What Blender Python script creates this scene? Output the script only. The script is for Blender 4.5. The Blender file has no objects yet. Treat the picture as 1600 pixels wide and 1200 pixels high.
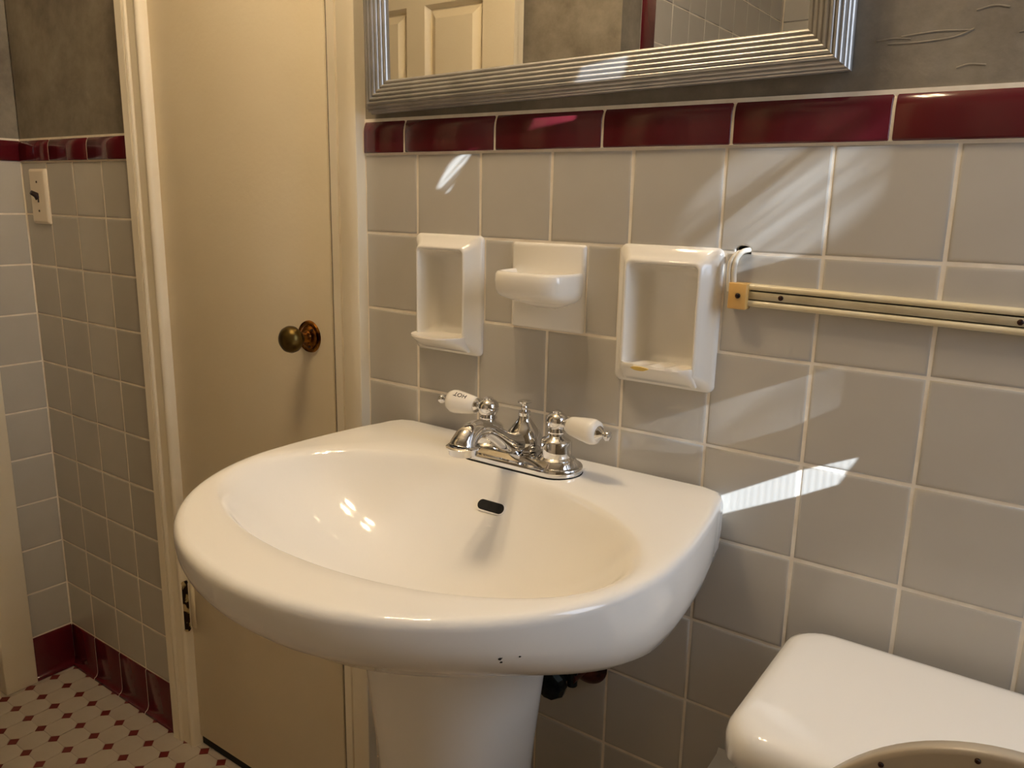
import bpy, bmesh, math, random
from mathutils import Vector, Matrix
random.seed(7)
S = bpy.context.scene
COL = S.collection
PI = math.pi

# ------------------------------------------------------------------ camera
FPX = 1260.02
YAW, PITCH, ROLL = 0.616346, -0.222747, 0.020826
CAM = (0.769488, -0.851281, 1.143441)
fwd = Vector((-math.sin(YAW) * math.cos(PITCH), math.cos(YAW) * math.cos(PITCH), math.sin(PITCH)))
rt0 = Vector((math.cos(YAW), math.sin(YAW), 0))
up0 = rt0.cross(fwd)
rt = rt0 * math.cos(ROLL) + up0 * math.sin(ROLL)
up = up0 * math.cos(ROLL) - rt0 * math.sin(ROLL)
cd = bpy.data.cameras.new('camera')
cd.sensor_fit = 'HORIZONTAL'
cd.sensor_width = 36.0
cd.lens = FPX * 36.0 / 1600.0
cd.clip_start = 0.02
cam = bpy.data.objects.new('camera', cd)
M = Matrix((rt, up, -fwd)).transposed().to_4x4()
M.translation = Vector(CAM)
cam.matrix_world = M
COL.objects.link(cam)
S.camera = cam

# ------------------------------------------------------------------ world, sun, daylight, exposure
wd = bpy.data.worlds.new('sky')
S.world = wd
wd.use_nodes = True
bg = wd.node_tree.nodes['Background']
bg.inputs['Color'].default_value = (0.62, 0.78, 1.0, 1)
bg.inputs['Strength'].default_value = 1.0

SUN_DIR = Vector((-1.0, 0.36, -0.46)).normalized()      # direction the sunlight travels
sd = bpy.data.lights.new('sun', 'SUN')
sd.energy = 22.0
sd.angle = math.radians(0.12)
sd.color = (0.76, 0.87, 1.0)
sun = bpy.data.objects.new('sun', sd)
sun.rotation_euler = SUN_DIR.to_track_quat('-Z', 'Y').to_euler()
sun.location = (3.5, -2.0, 3.0)
COL.objects.link(sun)

WIN_X = 1.45                                            # window wall
ad = bpy.data.lights.new('window_daylight', 'AREA')
ad.shape = 'RECTANGLE'
ad.size, ad.size_y = 0.30, 0.90
ad.energy = 5.8
ad.color = (0.70, 0.82, 1.0)
al = bpy.data.objects.new('window_daylight', ad)
al.location = (WIN_X - 0.03, -0.22, 1.52)
al.rotation_euler = Vector((-1, 0, 0)).to_track_quat('-Z', 'Y').to_euler()
COL.objects.link(al)

BULB_E = 315.0                                           # ceiling light bulb emission
S.view_settings.view_transform = 'Standard'
S.view_settings.look = 'None'
S.view_settings.gamma = 1.0
S.view_settings.use_curve_mapping = False
S.view_settings.exposure = 0.0

# ------------------------------------------------------------------ helpers
def lin(c):
    c /= 255.0
    return c / 12.92 if c <= 0.04045 else ((c + 0.055) / 1.055) ** 2.4

def rgb(r, g, b):
    return (lin(r), lin(g), lin(b), 1.0)

def material(name, color, rough=0.5, metal=0.0, spec=0.5, coat=0.0, noise=None, bump=None, emit=None, sss=None):
    """noise = (scale, second colour, contrast low, contrast high); bump = (scale, strength, distance)"""
    m = bpy.data.materials.new(name)
    m.use_nodes = True
    nt = m.node_tree
    b = nt.nodes['Principled BSDF']
    b.inputs['Base Color'].default_value = color
    b.inputs['Roughness'].default_value = rough
    b.inputs['Metallic'].default_value = metal
    b.inputs['Specular IOR Level'].default_value = spec
    b.inputs['Coat Weight'].default_value = coat
    b.inputs['Coat Roughness'].default_value = 0.06
    tc = None
    if noise or bump:
        tc = nt.nodes.new('ShaderNodeTexCoord')
    if noise:
        n = nt.nodes.new('ShaderNodeTexNoise')
        n.inputs['Scale'].default_value = noise[0]
        n.inputs['Detail'].default_value = 6
        nt.links.new(tc.outputs['Object'], n.inputs['Vector'])
        r = nt.nodes.new('ShaderNodeValToRGB')
        r.color_ramp.elements[0].position = noise[2]
        r.color_ramp.elements[1].position = noise[3]
        r.color_ramp.elements[0].color = color
        r.color_ramp.elements[1].color = noise[1]
        nt.links.new(n.outputs['Fac'], r.inputs['Fac'])
        nt.links.new(r.outputs['Color'], b.inputs['Base Color'])
    if bump:
        n2 = nt.nodes.new('ShaderNodeTexNoise')
        n2.inputs['Scale'].default_value = bump[0]
        n2.inputs['Detail'].default_value = 4
        nt.links.new(tc.outputs['Object'], n2.inputs['Vector'])
        bp = nt.nodes.new('ShaderNodeBump')
        bp.inputs['Strength'].default_value = bump[1]
        bp.inputs['Distance'].default_value = bump[2]
        nt.links.new(n2.outputs['Fac'], bp.inputs['Height'])
        nt.links.new(bp.outputs['Normal'], b.inputs['Normal'])
    if emit:
        b.inputs['Emission Color'].default_value = emit[0]
        b.inputs['Emission Strength'].default_value = emit[1]
    return m

MAT = {}
MAT['tile'] = material('grey_glazed_tile', rgb(190, 186, 178), 0.14, spec=0.5, noise=(9.0, rgb(185, 180, 171), 0.35, 0.7), bump=(14.0, 0.05, 0.004))
MAT['grout'] = material('cream_grout', rgb(240, 232, 218), 0.8, noise=(40.0, rgb(226, 214, 196), 0.4, 0.7))
MAT['red'] = material('burgundy_glazed_tile', rgb(92, 26, 35), 0.15, spec=0.5, noise=(12.0, rgb(86, 22, 29), 0.3, 0.7), bump=(12.0, 0.03, 0.004))
MAT['ceramic'] = material('white_ceramic', rgb(238, 234, 226), 0.10, spec=0.5, bump=(30.0, 0.02, 0.003))
MAT['china'] = material('white_vitreous_china', rgb(244, 242, 238), 0.07, spec=0.5)
MAT['seat'] = material('white_plastic', rgb(184, 174, 158), 0.25)
MAT['paint'] = material('cream_gloss_paint', rgb(234, 222, 196), 0.38, noise=(5.0, rgb(229, 215, 186), 0.3, 0.7), bump=(130.0, 0.28, 0.0012))
MAT['trim'] = material('cream_trim_paint', rgb(240, 231, 212), 0.33, noise=(7.0, rgb(233, 222, 198), 0.3, 0.7), bump=(60.0, 0.06, 0.001))
MAT['chrome'] = material('chrome', (0.76, 0.76, 0.77, 1), 0.05, 1.0)
MAT['pewter'] = material('silver_frame', rgb(184, 182, 180), 0.36, 0.70, noise=(30.0, rgb(158, 156, 152), 0.35, 0.75))
MAT['brass'] = material('brass', rgb(176, 120, 50), 0.22, 1.0, noise=(60.0, rgb(92, 52, 20), 0.42, 0.62))
MAT['brass_dull'] = material('tarnished_brass', rgb(110, 92, 52), 0.36, 1.0, noise=(40.0, rgb(86, 70, 38), 0.4, 0.7))
MAT['hinge'] = material('worn_dark_hinge', rgb(48, 34, 22), 0.35, 0.7, noise=(45.0, rgb(206, 186, 140), 0.50, 0.54))
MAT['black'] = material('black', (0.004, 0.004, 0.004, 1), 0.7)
MAT['dark'] = material('dark_brown_screw', rgb(62, 34, 22), 0.45, 0.6, noise=(220.0, rgb(30, 18, 12), 0.4, 0.6))
MAT['ivory'] = material('ivory_enamel', rgb(226, 214, 182), 0.32, noise=(20.0, rgb(218, 202, 162), 0.35, 0.7))
MAT['strip'] = material('grey_metal_strip', rgb(196, 190, 170), 0.4, 0.1, noise=(25.0, rgb(178, 170, 148), 0.35, 0.7))
MAT['tan'] = material('tan_plastic', rgb(226, 184, 112), 0.35, noise=(35.0, rgb(214, 168, 96), 0.4, 0.7))
MAT['cord'] = material('white_cord', rgb(226, 220, 206), 0.4)
MAT['plate'] = material('ivory_switch_plate', rgb(234, 222, 202), 0.3)
MAT['toggle'] = material('brown_toggle', rgb(44, 26, 16), 0.3)
MAT['rust'] = material('rusty_brass', rgb(96, 48, 36), 0.4, 0.6, noise=(60.0, rgb(40, 24, 20), 0.4, 0.65))
MAT['valve'] = material('dark_corroded_metal', rgb(44, 48, 44), 0.35, 0.7, noise=(90.0, rgb(18, 20, 20), 0.4, 0.65))
MAT['floor_white'] = material('warm_white_floor_tile', rgb(188, 178, 166), 0.35, noise=(10.0, rgb(176, 164, 150), 0.35, 0.7))
MAT['floor_red'] = material('burgundy_floor_tile', rgb(108, 30, 28), 0.3)
MAT['floor_grout'] = material('grey_floor_grout', rgb(180, 168, 154), 0.85)
MAT['white_wall'] = material('ceiling_paint', rgb(204, 196, 180), 0.8)
MAT['hall'] = material('hall_paint', rgb(150, 138, 118), 0.8)
MAT['fabric'] = material('sun_mask_fabric', rgb(206, 208, 212), 0.9, bump=(300.0, 0.2, 0.001))
MAT['stain'] = material('yellow_soap_stain', rgb(206, 176, 92), 0.4)
MAT['text'] = material('black_print', (0.01, 0.01, 0.01, 1), 0.4)

def plaster_material():
    m = bpy.data.materials.new('mottled_grey_plaster')
    m.use_nodes = True
    nt = m.node_tree
    b = nt.nodes['Principled BSDF']
    b.inputs['Roughness'].default_value = 0.55
    b.inputs['Specular IOR Level'].default_value = 0.35
    tc = nt.nodes.new('ShaderNodeTexCoord')
    n1 = nt.nodes.new('ShaderNodeTexNoise')
    n1.inputs['Scale'].default_value = 9.0
    n1.inputs['Detail'].default_value = 9
    n1.inputs['Roughness'].default_value = 0.68
    nt.links.new(tc.outputs['Object'], n1.inputs['Vector'])
    r = nt.nodes.new('ShaderNodeValToRGB')
    e = r.color_ramp.elements
    e[0].position, e[0].color = 0.30, rgb(104, 96, 84)
    e[1].position, e[1].color = 0.72, rgb(150, 142, 128)
    nt.links.new(n1.outputs['Fac'], r.inputs['Fac'])
    nt.links.new(r.outputs['Color'], b.inputs['Base Color'])
    n2 = nt.nodes.new('ShaderNodeTexNoise')
    n2.inputs['Scale'].default_value = 26.0
    n2.inputs['Detail'].default_value = 8
    nt.links.new(tc.outputs['Object'], n2.inputs['Vector'])
    n3 = nt.nodes.new('ShaderNodeTexNoise')
    n3.inputs['Scale'].default_value = 7.0
    n3.inputs['Detail'].default_value = 3
    nt.links.new(tc.outputs['Object'], n3.inputs['Vector'])
    mx = nt.nodes.new('ShaderNodeMath')
    mx.operation = 'ADD'
    nt.links.new(n2.outputs['Fac'], mx.inputs[0])
    nt.links.new(n3.outputs['Fac'], mx.inputs[1])
    bp = nt.nodes.new('ShaderNodeBump')
    bp.inputs['Strength'].default_value = 0.45
    bp.inputs['Distance'].default_value = 0.004
    nt.links.new(mx.outputs[0], bp.inputs['Height'])
    nt.links.new(bp.outputs['Normal'], b.inputs['Normal'])
    return m
MAT['plaster'] = plaster_material()
mm = material('mirror_silver', (0.86, 0.87, 0.86, 1), 0.0, 1.0)
MAT['mirror'] = mm
bm_ = material('frosted_bulb', rgb(255, 240, 214), 0.4, emit=((1.0, 0.76, 0.47, 1), BULB_E))
MAT['bulb'] = bm_

def film(name, level, flute=0.0, streak=None, fade=None):
    """film over a slit of the added sun mask; flute = ribs, streak = diagonal streaks put into the sunlight"""
    m = bpy.data.materials.new(name)
    m.use_nodes = True
    nt = m.node_tree
    nt.nodes.remove(nt.nodes['Principled BSDF'])
    t = nt.nodes.new('ShaderNodeBsdfTransparent')
    nt.links.new(t.outputs[0], nt.nodes['Material Output'].inputs['Surface'])
    tc = nt.nodes.new('ShaderNodeTexCoord')
    sep = nt.nodes.new('ShaderNodeSeparateXYZ')
    nt.links.new(tc.outputs['Object'], sep.inputs[0])
    def math_(op, a, b=None):
        n = nt.nodes.new('ShaderNodeMath')
        n.operation = op
        for i, v in enumerate((a, b)):
            if v is None:
                continue
            if isinstance(v, (int, float)):
                n.inputs[i].default_value = v
            else:
                nt.links.new(v, n.inputs[i])
        return n.outputs[0]
    val = math_('ADD', level, 0.0)
    if flute:
        w = math_('SINE', math_('MULTIPLY', sep.outputs['Y'], 2 * PI / 0.0027))
        val = math_('MULTIPLY', val, math_('ADD', math_('MULTIPLY', w, flute), 1.0 - flute))
    if streak:
        (uy, uz), (ku, kv), lo, hi = streak
        u = math_('ADD', math_('MULTIPLY', sep.outputs['Y'], uy * ku), math_('MULTIPLY', sep.outputs['Z'], uz * ku))
        v = math_('ADD', math_('MULTIPLY', sep.outputs['Y'], -uz * kv), math_('MULTIPLY', sep.outputs['Z'], uy * kv))
        cb = nt.nodes.new('ShaderNodeCombineXYZ')
        nt.links.new(u, cb.inputs[0]); nt.links.new(v, cb.inputs[1])
        nz = nt.nodes.new('ShaderNodeTexNoise')
        nz.inputs['Scale'].default_value = 1.0
        nz.inputs['Detail'].default_value = 3
        nt.links.new(cb.outputs[0], nz.inputs['Vector'])
        mr = nt.nodes.new('ShaderNodeMapRange')
        mr.inputs['From Min'].default_value = lo
        mr.inputs['From Max'].default_value = hi
        nt.links.new(nz.outputs['Fac'], mr.inputs['Value'])
        val = math_('MULTIPLY', val, mr.outputs[0])
    if fade:
        cy, cz, ry, rz = fade
        a_ = math_('POWER', math_('ABSOLUTE', math_('MULTIPLY', math_('SUBTRACT', sep.outputs['Y'], cy), 1.0 / ry)), 2.0)
        b_ = math_('POWER', math_('ABSOLUTE', math_('MULTIPLY', math_('SUBTRACT', sep.outputs['Z'], cz), 1.0 / rz)), 2.0)
        f_ = math_('MAXIMUM', math_('SUBTRACT', 1.0, math_('ADD', a_, b_)), 0.0)
        val = math_('MULTIPLY', val, f_)
    nt.links.new(val, t.inputs['Color'])
    return m
SHX = WIN_X + 0.03
def on_mask(x, z, y=0.0):
    t = (SHX - x) / SUN_DIR.x
    return y + SUN_DIR.y * t, z + SUN_DIR.z * t
def fade_of(x, z, rx, rz):
    y_, z_ = on_mask(x, z)
    return (y_, z_, rx * 0.36, rz)
MAT['ribbed'] = film('sun_ribs_film', 1.0, 0.25)  # films putting ribs and streaks into the sun behind the added mask
MAT['ribbed_faint'] = film('sun_ribs_faint_film', 0.24, 0.30, ((0.73, 0.68), (9, 26), 0.25, 0.72), fade_of(0.465, 0.925, 0.16, 0.085))
MAT['streaked'] = film('sun_streaks_film', 0.40, 0.0, ((0.73, 0.68), (8, 48), 0.34, 0.72), fade_of(0.492, 1.145, 0.12, 0.085))
MAT['streaked_small'] = film('sun_streaks_small_film', 0.75, 0.0, ((0.73, 0.68), (12, 130), 0.42, 0.62))
MAT['thin'] = film('sun_plain_film', 0.85)

def obj(name, me, mat=None, parent=None, loc=None, rot=None):
    o = bpy.data.objects.new(name, me)
    if mat is not None and not me.materials:
        me.materials.append(MAT[mat] if isinstance(mat, str) else mat)
    COL.objects.link(o)
    if parent is not None:
        o.parent = parent
    if loc is not None:
        o.location = loc
    if rot is not None:
        o.rotation_euler = rot
    return o

def tag(o, label, cat, group=None, kind=None):
    o['label'] = label
    o['category'] = cat
    if group:
        o['group'] = group
    if kind:
        o['kind'] = kind
    return o

def empty(name, loc=(0, 0, 0), rot=(0, 0, 0)):
    o = bpy.data.objects.new(name, None)
    o.empty_display_size = 0.05
    o.location = loc
    o.rotation_euler = rot
    COL.objects.link(o)
    return o

def mesh(name, verts, faces, smooth=False, autosmooth=None):
    me = bpy.data.meshes.new(name)
    me.from_pydata([tuple(v) for v in verts], [], faces)
    me.validate()
    bm = bmesh.new()
    bm.from_mesh(me)
    bmesh.ops.recalc_face_normals(bm, faces=bm.faces)
    if autosmooth is not None:
        for f in bm.faces:
            f.smooth = True
        a = math.radians(autosmooth)
        for e in bm.edges:
            if len(e.link_faces) == 2 and e.calc_face_angle(0) > a:
                e.smooth = False
    else:
        for f in bm.faces:
            f.smooth = smooth
    bm.to_mesh(me)
    bm.free()
    return me

class Geo:
    """collects simple solids into one mesh"""
    def __init__(self):
        self.v, self.f = [], []
    def add(self, v, f):
        n = len(self.v)
        self.v += [tuple(x) for x in v]
        self.f += [tuple(i + n for i in q) for q in f]
        return self
    def box(self, x0, x1, y0, y1, z0, z1):
        v = [(x, y, z) for x in (x0, x1) for y in (y0, y1) for z in (z0, z1)]
        return self.add(v, [(0, 1, 3, 2), (4, 6, 7, 5), (0, 4, 5, 1), (2, 3, 7, 6), (0, 2, 6, 4), (1, 5, 7, 3)])
    def mesh(self, name, smooth=False, autosmooth=None):
        return mesh(name, self.v, self.f, smooth, autosmooth)

def box_mesh(name, x0, x1, y0, y1, z0, z1, bevel=0.0, seg=2):
    bm = bmesh.new()
    bmesh.ops.create_cube(bm, size=1)
    bmesh.ops.scale(bm, vec=(x1 - x0, y1 - y0, z1 - z0), verts=bm.verts)
    bmesh.ops.translate(bm, vec=((x0 + x1) / 2, (y0 + y1) / 2, (z0 + z1) / 2), verts=bm.verts)
    if bevel > 0:
        bmesh.ops.bevel(bm, geom=list(bm.edges), offset=bevel, segments=seg, profile=0.5, affect='EDGES')
        for f in bm.faces:
            f.smooth = True
        for e in bm.edges:
            if len(e.link_faces) == 2 and e.calc_face_angle(0) > 0.8:
                e.smooth = False
    me = bpy.data.meshes.new(name)
    bm.to_mesh(me)
    bm.free()
    return me

def loft(name, rings, cap0=False, cap1=False, autosmooth=40, closed=True):
    n = len(rings[0])
    v = [p for r in rings for p in r]
    f = []
    for i in range(len(rings) - 1):
        for j in range(n if closed else n - 1):
            a, b = i * n + j, i * n + (j + 1) % n
            f.append((a, b, b + n, a + n))
    if cap0:
        f.append(tuple(range(n - 1, -1, -1)))
    if cap1:
        k = (len(rings) - 1) * n
        f.append(tuple(k + j for j in range(n)))
    return mesh(name, v, f, autosmooth=autosmooth)

def lathe(name, prof, n=32, axis='Z', autosmooth=40, center=(0, 0, 0)):
    rings = []
    for r, h in prof:
        ring = []
        for i in range(n):
            a = 2 * PI * i / n
            p = (r * math.cos(a), r * math.sin(a), h)
            if axis == 'X':
                p = (h, r * math.cos(a), r * math.sin(a))
            elif axis == 'Y':
                p = (r * math.cos(a), h, r * math.sin(a))
            ring.append(Vector(p) + Vector(center))
        rings.append(ring)
    return loft(name, rings, True, True, autosmooth)

def tube_rings(path, radii, n=16, squash=None):
    pts = [Vector(p) for p in path]
    rings = []
    prev = None
    for i, p in enumerate(pts):
        t = (pts[min(i + 1, len(pts) - 1)] - pts[max(i - 1, 0)]).normalized()
        if prev is None:
            ref = Vector((1, 0, 0)) if abs(t.x) < 0.9 else Vector((0, 0, 1))
            u = (ref - t * ref.dot(t)).normalized()
        else:
            u = (prev - t * prev.dot(t)).normalized()
        prev = u
        w = t.cross(u)
        r = radii[i] if isinstance(radii, (list, tuple)) else radii
        ru, rw = (r, r) if not isinstance(r, tuple) else r
        rings.append([p + u * ru * math.cos(2 * PI * k / n) + w * rw * math.sin(2 * PI * k / n) for k in range(n)])
    return rings

def tube(name, path, radii, n=16, autosmooth=60):
    return loft(name, tube_rings(path, radii, n), True, True, autosmooth)

def catmull(pts, k=6):
    P = [Vector(p) for p in pts]
    P = [P[0] * 2 - P[1]] + P + [P[-1] * 2 - P[-2]]
    out = []
    for i in range(1, len(P) - 2):
        for j in range(k):
            t = j / k
            a, b, c, d = P[i - 1], P[i], P[i + 1], P[i + 2]
            out.append(0.5 * ((2 * b) + (c - a) * t + (2 * a - 5 * b + 4 * c - d) * t * t + (3 * b - a - 3 * c + d) * t ** 3))
    out.append(P[-2])
    return out

def extrude_profile(name, prof, p0, p1, right, out, autosmooth=35, caps=True):
    """prof: list of (s, d): s along `right`, d along `out`; swept from p0 to p1"""
    p0, p1, right, out = Vector(p0), Vector(p1), Vector(right), Vector(out)
    rings = [[p + right * s + out * d for s, d in prof] for p in (p0, p1)]
    n = len(prof)
    v = rings[0] + rings[1]
    f = [(j, (j + 1) % n, (j + 1) % n + n, j + n) for j in range(n)]
    if caps:
        f += [tuple(range(n - 1, -1, -1)), tuple(range(n, 2 * n))]
    return mesh(name, v, f, autosmooth=autosmooth)

def rounded_rect(x0, x1, z0, z1, r, n=5):
    pts = []
    for cx, cz, a0 in ((x1 - r, z1 - r, 0), (x0 + r, z1 - r, PI / 2), (x0 + r, z0 + r, PI), (x1 - r, z0 + r, 1.5 * PI)):
        for i in range(n + 1):
            a = a0 + PI / 2 * i / n
            pts.append((cx + r * math.cos(a), cz + r * math.sin(a)))
    return pts

def skin_rects(X0, X1, Z0, Z1, holes):
    """rectangles that cover X0..X1 x Z0..Z1 except the holes"""
    xs = sorted({X0, X1} | {min(max(h[i], X0), X1) for h in holes for i in (0, 1)})
    zs = sorted({Z0, Z1} | {min(max(h[i], Z0), Z1) for h in holes for i in (2, 3)})
    out = []
    for a, b in zip(xs, xs[1:]):
        for c, d in zip(zs, zs[1:]):
            mx, mz = (a + b) / 2, (c + d) / 2
            if not any(h[0] < mx < h[1] and h[2] < mz < h[3] for h in holes):
                out.append((a, b, c, d))
    return out

# ------------------------------------------------------------------ room shell
P = 0.1095                    # wall tile pitch
J = 0.0019                    # joint
ROW0 = 11 * P                 # top of the grey tile field
CORNER = -1.148               # left corner of the sink wall
XR = WIN_X
H = 2.42
PART_Y = -1.03                # face of the partition opposite the sink
ALC_X = -0.24                 # tub alcove side wall
BACK_Y = -2.2
DOOR = (-0.634, -0.166, 0.0, 2.03)      # closet door opening in the sink wall
T = 0.0084                    # tile thickness
NICHES = [(0.0015, 0.1175), (0.3205, 0.4445)]
NZ = (0.9375, 1.0985)
HOLE = (0.4645, 1.0965)       # hole in the tile for the cord

wall_back = obj('wall_back', (lambda g: [g.box(a, b, 0.03, 0.13, c, d) for a, b, c, d in skin_rects(CORNER - 0.12, XR + 0.12, 0, H, [DOOR])] and g.mesh('wall_back'))(Geo()), 'white_wall')
tag(wall_back, 'tiled wall behind the sink with plaster above a burgundy border', 'wall', kind='structure')
g = Geo()
for a, b, c, d in skin_rects(CORNER, XR, 1.2525, H, [DOOR]):
    g.box(a, b, 0.003, 0.031, c, d)
obj('plaster', g.mesh('plaster'), 'plaster', wall_back)
for path in ([(0.585, 1.293), (0.612, 1.2925), (0.640, 1.2945), (0.655, 1.3000)], [(0.596, 1.2985), (0.625, 1.3005), (0.652, 1.2990)], [(0.575, 1.2965), (0.590, 1.2975), (0.604, 1.2960)],
             [(0.655, 1.315), (0.668, 1.3175), (0.680, 1.3150)], [(0.645, 1.268), (0.655, 1.2705), (0.668, 1.2690)], [(0.690, 1.294), (0.705, 1.2955), (0.722, 1.2950)]):
    pts = [(x_, 0.0034, z_) for x_, z_ in path]
    obj('plaster_ridge', tube('plaster_ridge', catmull(pts, 4), 0.0011, 8), 'plaster', wall_back)
g = Geo()
holes = [DOOR, (HOLE[0] - 0.009, HOLE[0] + 0.009, HOLE[1] - 0.006, HOLE[1] + 0.006)]
for (a, b) in NICHES:
    holes.append((a + 0.004, b - 0.004, NZ[0] + 0.004, NZ[1] - 0.004))
for a, b, c, d in skin_rects(CORNER, XR, 0, 1.2525, holes):
    g.box(a, b, 0.0008, 0.031, c, d)
obj('grout_bed', g.mesh('grout_bed'), 'grout', wall_back)

def tile_mesh(w, h, name='tile'):
    rings = []
    for y, ins in ((0.0, 0.0), (-T + 0.0026, 0.0), (-T + 0.0011, 0.0005), (-T + 0.0003, 0.0016), (-T, 0.0034), (-T, 0.0055)):
        x, z = w / 2 - ins, h / 2 - ins
        rings.append([(-x, y, -z), (x, y, -z), (x, y, z), (-x, y, z)])
    v = [p for r in rings for p in r]
    f = []
    for i in range(len(rings) - 1):
        for j in range(4):
            a, b = i * 4 + j, i * 4 + (j + 1) % 4
            f.append((a, b, b + 4, a + 4))
    k = (len(rings) - 1) * 4
    f.append((k, k + 1, k + 2, k + 3))
    me = mesh(name, v, f, smooth=True)
    me.materials.append(MAT['tile'])
    return me

TILE_CACHE = {}
def tile(parent, x0, x1, z0, z1, jitter=True, name='tile', wall='back', base=0.0):
    """a tile filling the cell x0..x1, z0..z1 (joint taken off); on other walls x is the run along the wall"""
    w, h = round(x1 - x0 - J, 4), round(z1 - z0 - J, 4)
    if (w, h) not in TILE_CACHE:
        TILE_CACHE[(w, h)] = tile_mesh(w, h, name)
    cx, cz = (x0 + x1) / 2, (z0 + z1) / 2
    jt = [random.gauss(0, 0.0018) for _ in range(3)] if jitter else [0, 0, 0]
    if wall == 'back':
        loc, rz = (cx, T + random.gauss(0, 0.00012), cz), 0
    elif wall == 'left':       # faces +x, run = y
        loc, rz = (base - T, cx, cz), PI / 2
    elif wall == 'front':      # faces +y, run = x
        loc, rz = (cx, base - T, cz), PI
    return obj(name, TILE_CACHE[(w, h)], None, parent, loc, (jt[0], 0, rz + jt[1]))

# grey tiles, right-hand field of the sink wall
def z_of(r):
    return ROW0 - r * P
cols = [(-0.100, 0.0)] + [(k * P, (k + 1) * P) for k in range(0, 13)]
cols = [c for c in cols if c[0] < XR - 0.02]
for r in range(10):
    z1, z0 = z_of(r), z_of(r + 1)
    if r == 1:
        row = [(-0.100, 0.0, z0, z1), (0.1180, 0.1650, z0, z1), (0.2730, 0.3190, z0, z1), (0.4455, 5 * P, z0, z1)]
        row += [(a, min(b, XR), z0, z1) for a, b in cols if a > 5 * P - 0.01]
    else:
        row = [(a, min(b, XR), z0, z1) for a, b in cols]
    for a, b, c, d in row:
        if r == 2 and (abs(a) < 0.001 or abs(a - 3 * P) < 0.001):
            d = NZ[0] + 0.0055                       # cut below the recessed holders
        if r == 0 and abs(a - 4 * P) < 0.001:
            # the tile with the cord hole: notch its lower edge with two pieces of geometry
            w, h = b - a - J, d - c - J
            hx = HOLE[0] - (a + b) / 2
            n = 12
            zb = -h / 2
            arc = [(hx + 0.0095 * math.cos(PI - PI * i / n), zb + 0.0062 * math.sin(PI * i / n)) for i in range(n + 1)]
            outl = [(-w / 2, zb)] + arc + [(w / 2, zb), (w / 2, h / 2), (-w / 2, h / 2)]
            front = [(x, -T, z) for x, z in outl]
            back = [(x, 0, z) for x, z in outl]
            m_ = len(outl)
            me = mesh('tile', front + back, [tuple(range(m_))] + [(i, (i + 1) % m_, (i + 1) % m_ + m_, i + m_) for i in range(m_)])
            bm = bmesh.new(); bm.from_mesh(me)
            es = [e for e in bm.edges if all(abs(v.co.y + T) < 1e-5 for v in e.verts)]
            bmesh.ops.bevel(bm, geom=es, offset=0.0022, segments=2, profile=0.6, affect='EDGES')
            bmesh.ops.triangulate(bm, faces=[q for q in bm.faces if len(q.verts) > 4])
            bm.to_mesh(me); bm.free()
            obj('tile', me, 'tile', wall_back, ((a + b) / 2, T, (c + d) / 2))
            continue
        tile(wall_back, a, b, c, d)
# grey tiles, left-hand field
LX0 = -1.0389
lcols = [(CORNER + 0.001, LX0), (LX0, LX0 + P), (LX0 + P, LX0 + 2 * P), (LX0 + 2 * P, -0.700)]
for r in range(10):
    for a, b in lcols:
        tile(wall_back, a, b, z_of(r + 1), z_of(r))

# burgundy border: bullnose tiles
def bull_profile(z0, z1, proud=0.004, rad=0.020):
    pr = [(0.0, z0), (-T - proud + 0.0018, z0), (-T - proud + 0.0004, z0 + 0.0008), (-T - proud, z0 + 0.0025)]
    for i in range(9):
        a = PI / 2 * i / 8
        pr.append((-T - proud + rad * (1 - math.cos(a)) * 0.62, z1 - rad + rad * math.sin(a)))
    pr.append((0.0, z1))
    return pr
def bull_tile(length, prof, name='border_tile'):
    e = 0.0012
    rings = []
    for x, s in ((-length / 2, 0.0012), (-length / 2 + e, 0.0), (length / 2 - e, 0.0), (length / 2, 0.0012)):
        rings.append([(x, min(0.0, y + s) if y < 0 else y, z) for y, z in prof])
    me = loft(name, rings, True, True, autosmooth=50)
    me.materials.append(MAT['red'])
    return me
BP = bull_profile(0.0, 0.0465)
BL = 0.1547
me_b = bull_tile(BL - 0.0026, BP)
def border(parent, x0, x1, z, wall='back', base=0.0, me=None):
    L = x1 - x0 - 0.0026
    m_ = me if me and abs(L - (BL - 0.0026)) < 1e-4 else bull_tile(L, BP)
    c = (x0 + x1) / 2
    if wall == 'back':
        return obj('border_tile', m_, None, parent, (c, T, z))
    if wall == 'left':
        return obj('border_tile', m_, None, parent, (base - T, c, z), (0, 0, PI / 2))
ZB = 1.2060
border(wall_back, -0.100, -0.0208, ZB)
x = -0.0208
while x < XR - 0.03:
    border(wall_back, x, min(x + BL, XR), ZB, me=me_b)
    x += BL
for a, b in ((CORNER + 0.002, -1.0163), (-1.0163, -0.8625), (-0.8625, -0.700)):
    border(wall_back, a, b, ZB)

def grout_run(parent, prof, L, loc, rot=(0, 0, 0), inset=0.0011):
    zs = [z for _, z in prof]
    pr = [(min(0.0, y + inset) if y < 0 else y, min(max(z, min(zs) + 0.0002), max(zs) - inset * 0.6)) for y, z in prof]
    rings = [[(xx, y, z) for y, z in pr] for xx in (-L / 2, L / 2)]
    obj('grout_strip', loft('grout_strip', rings, True, True, 50), 'grout', parent, loc, rot)
grout_run(wall_back, BP, XR + 0.0995, ((XR - 0.0995) / 2, T, ZB - 0.0006))
grout_run(wall_back, BP, -0.7005 - CORNER, ((CORNER - 0.7005) / 2, T, ZB - 0.0006))
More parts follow.
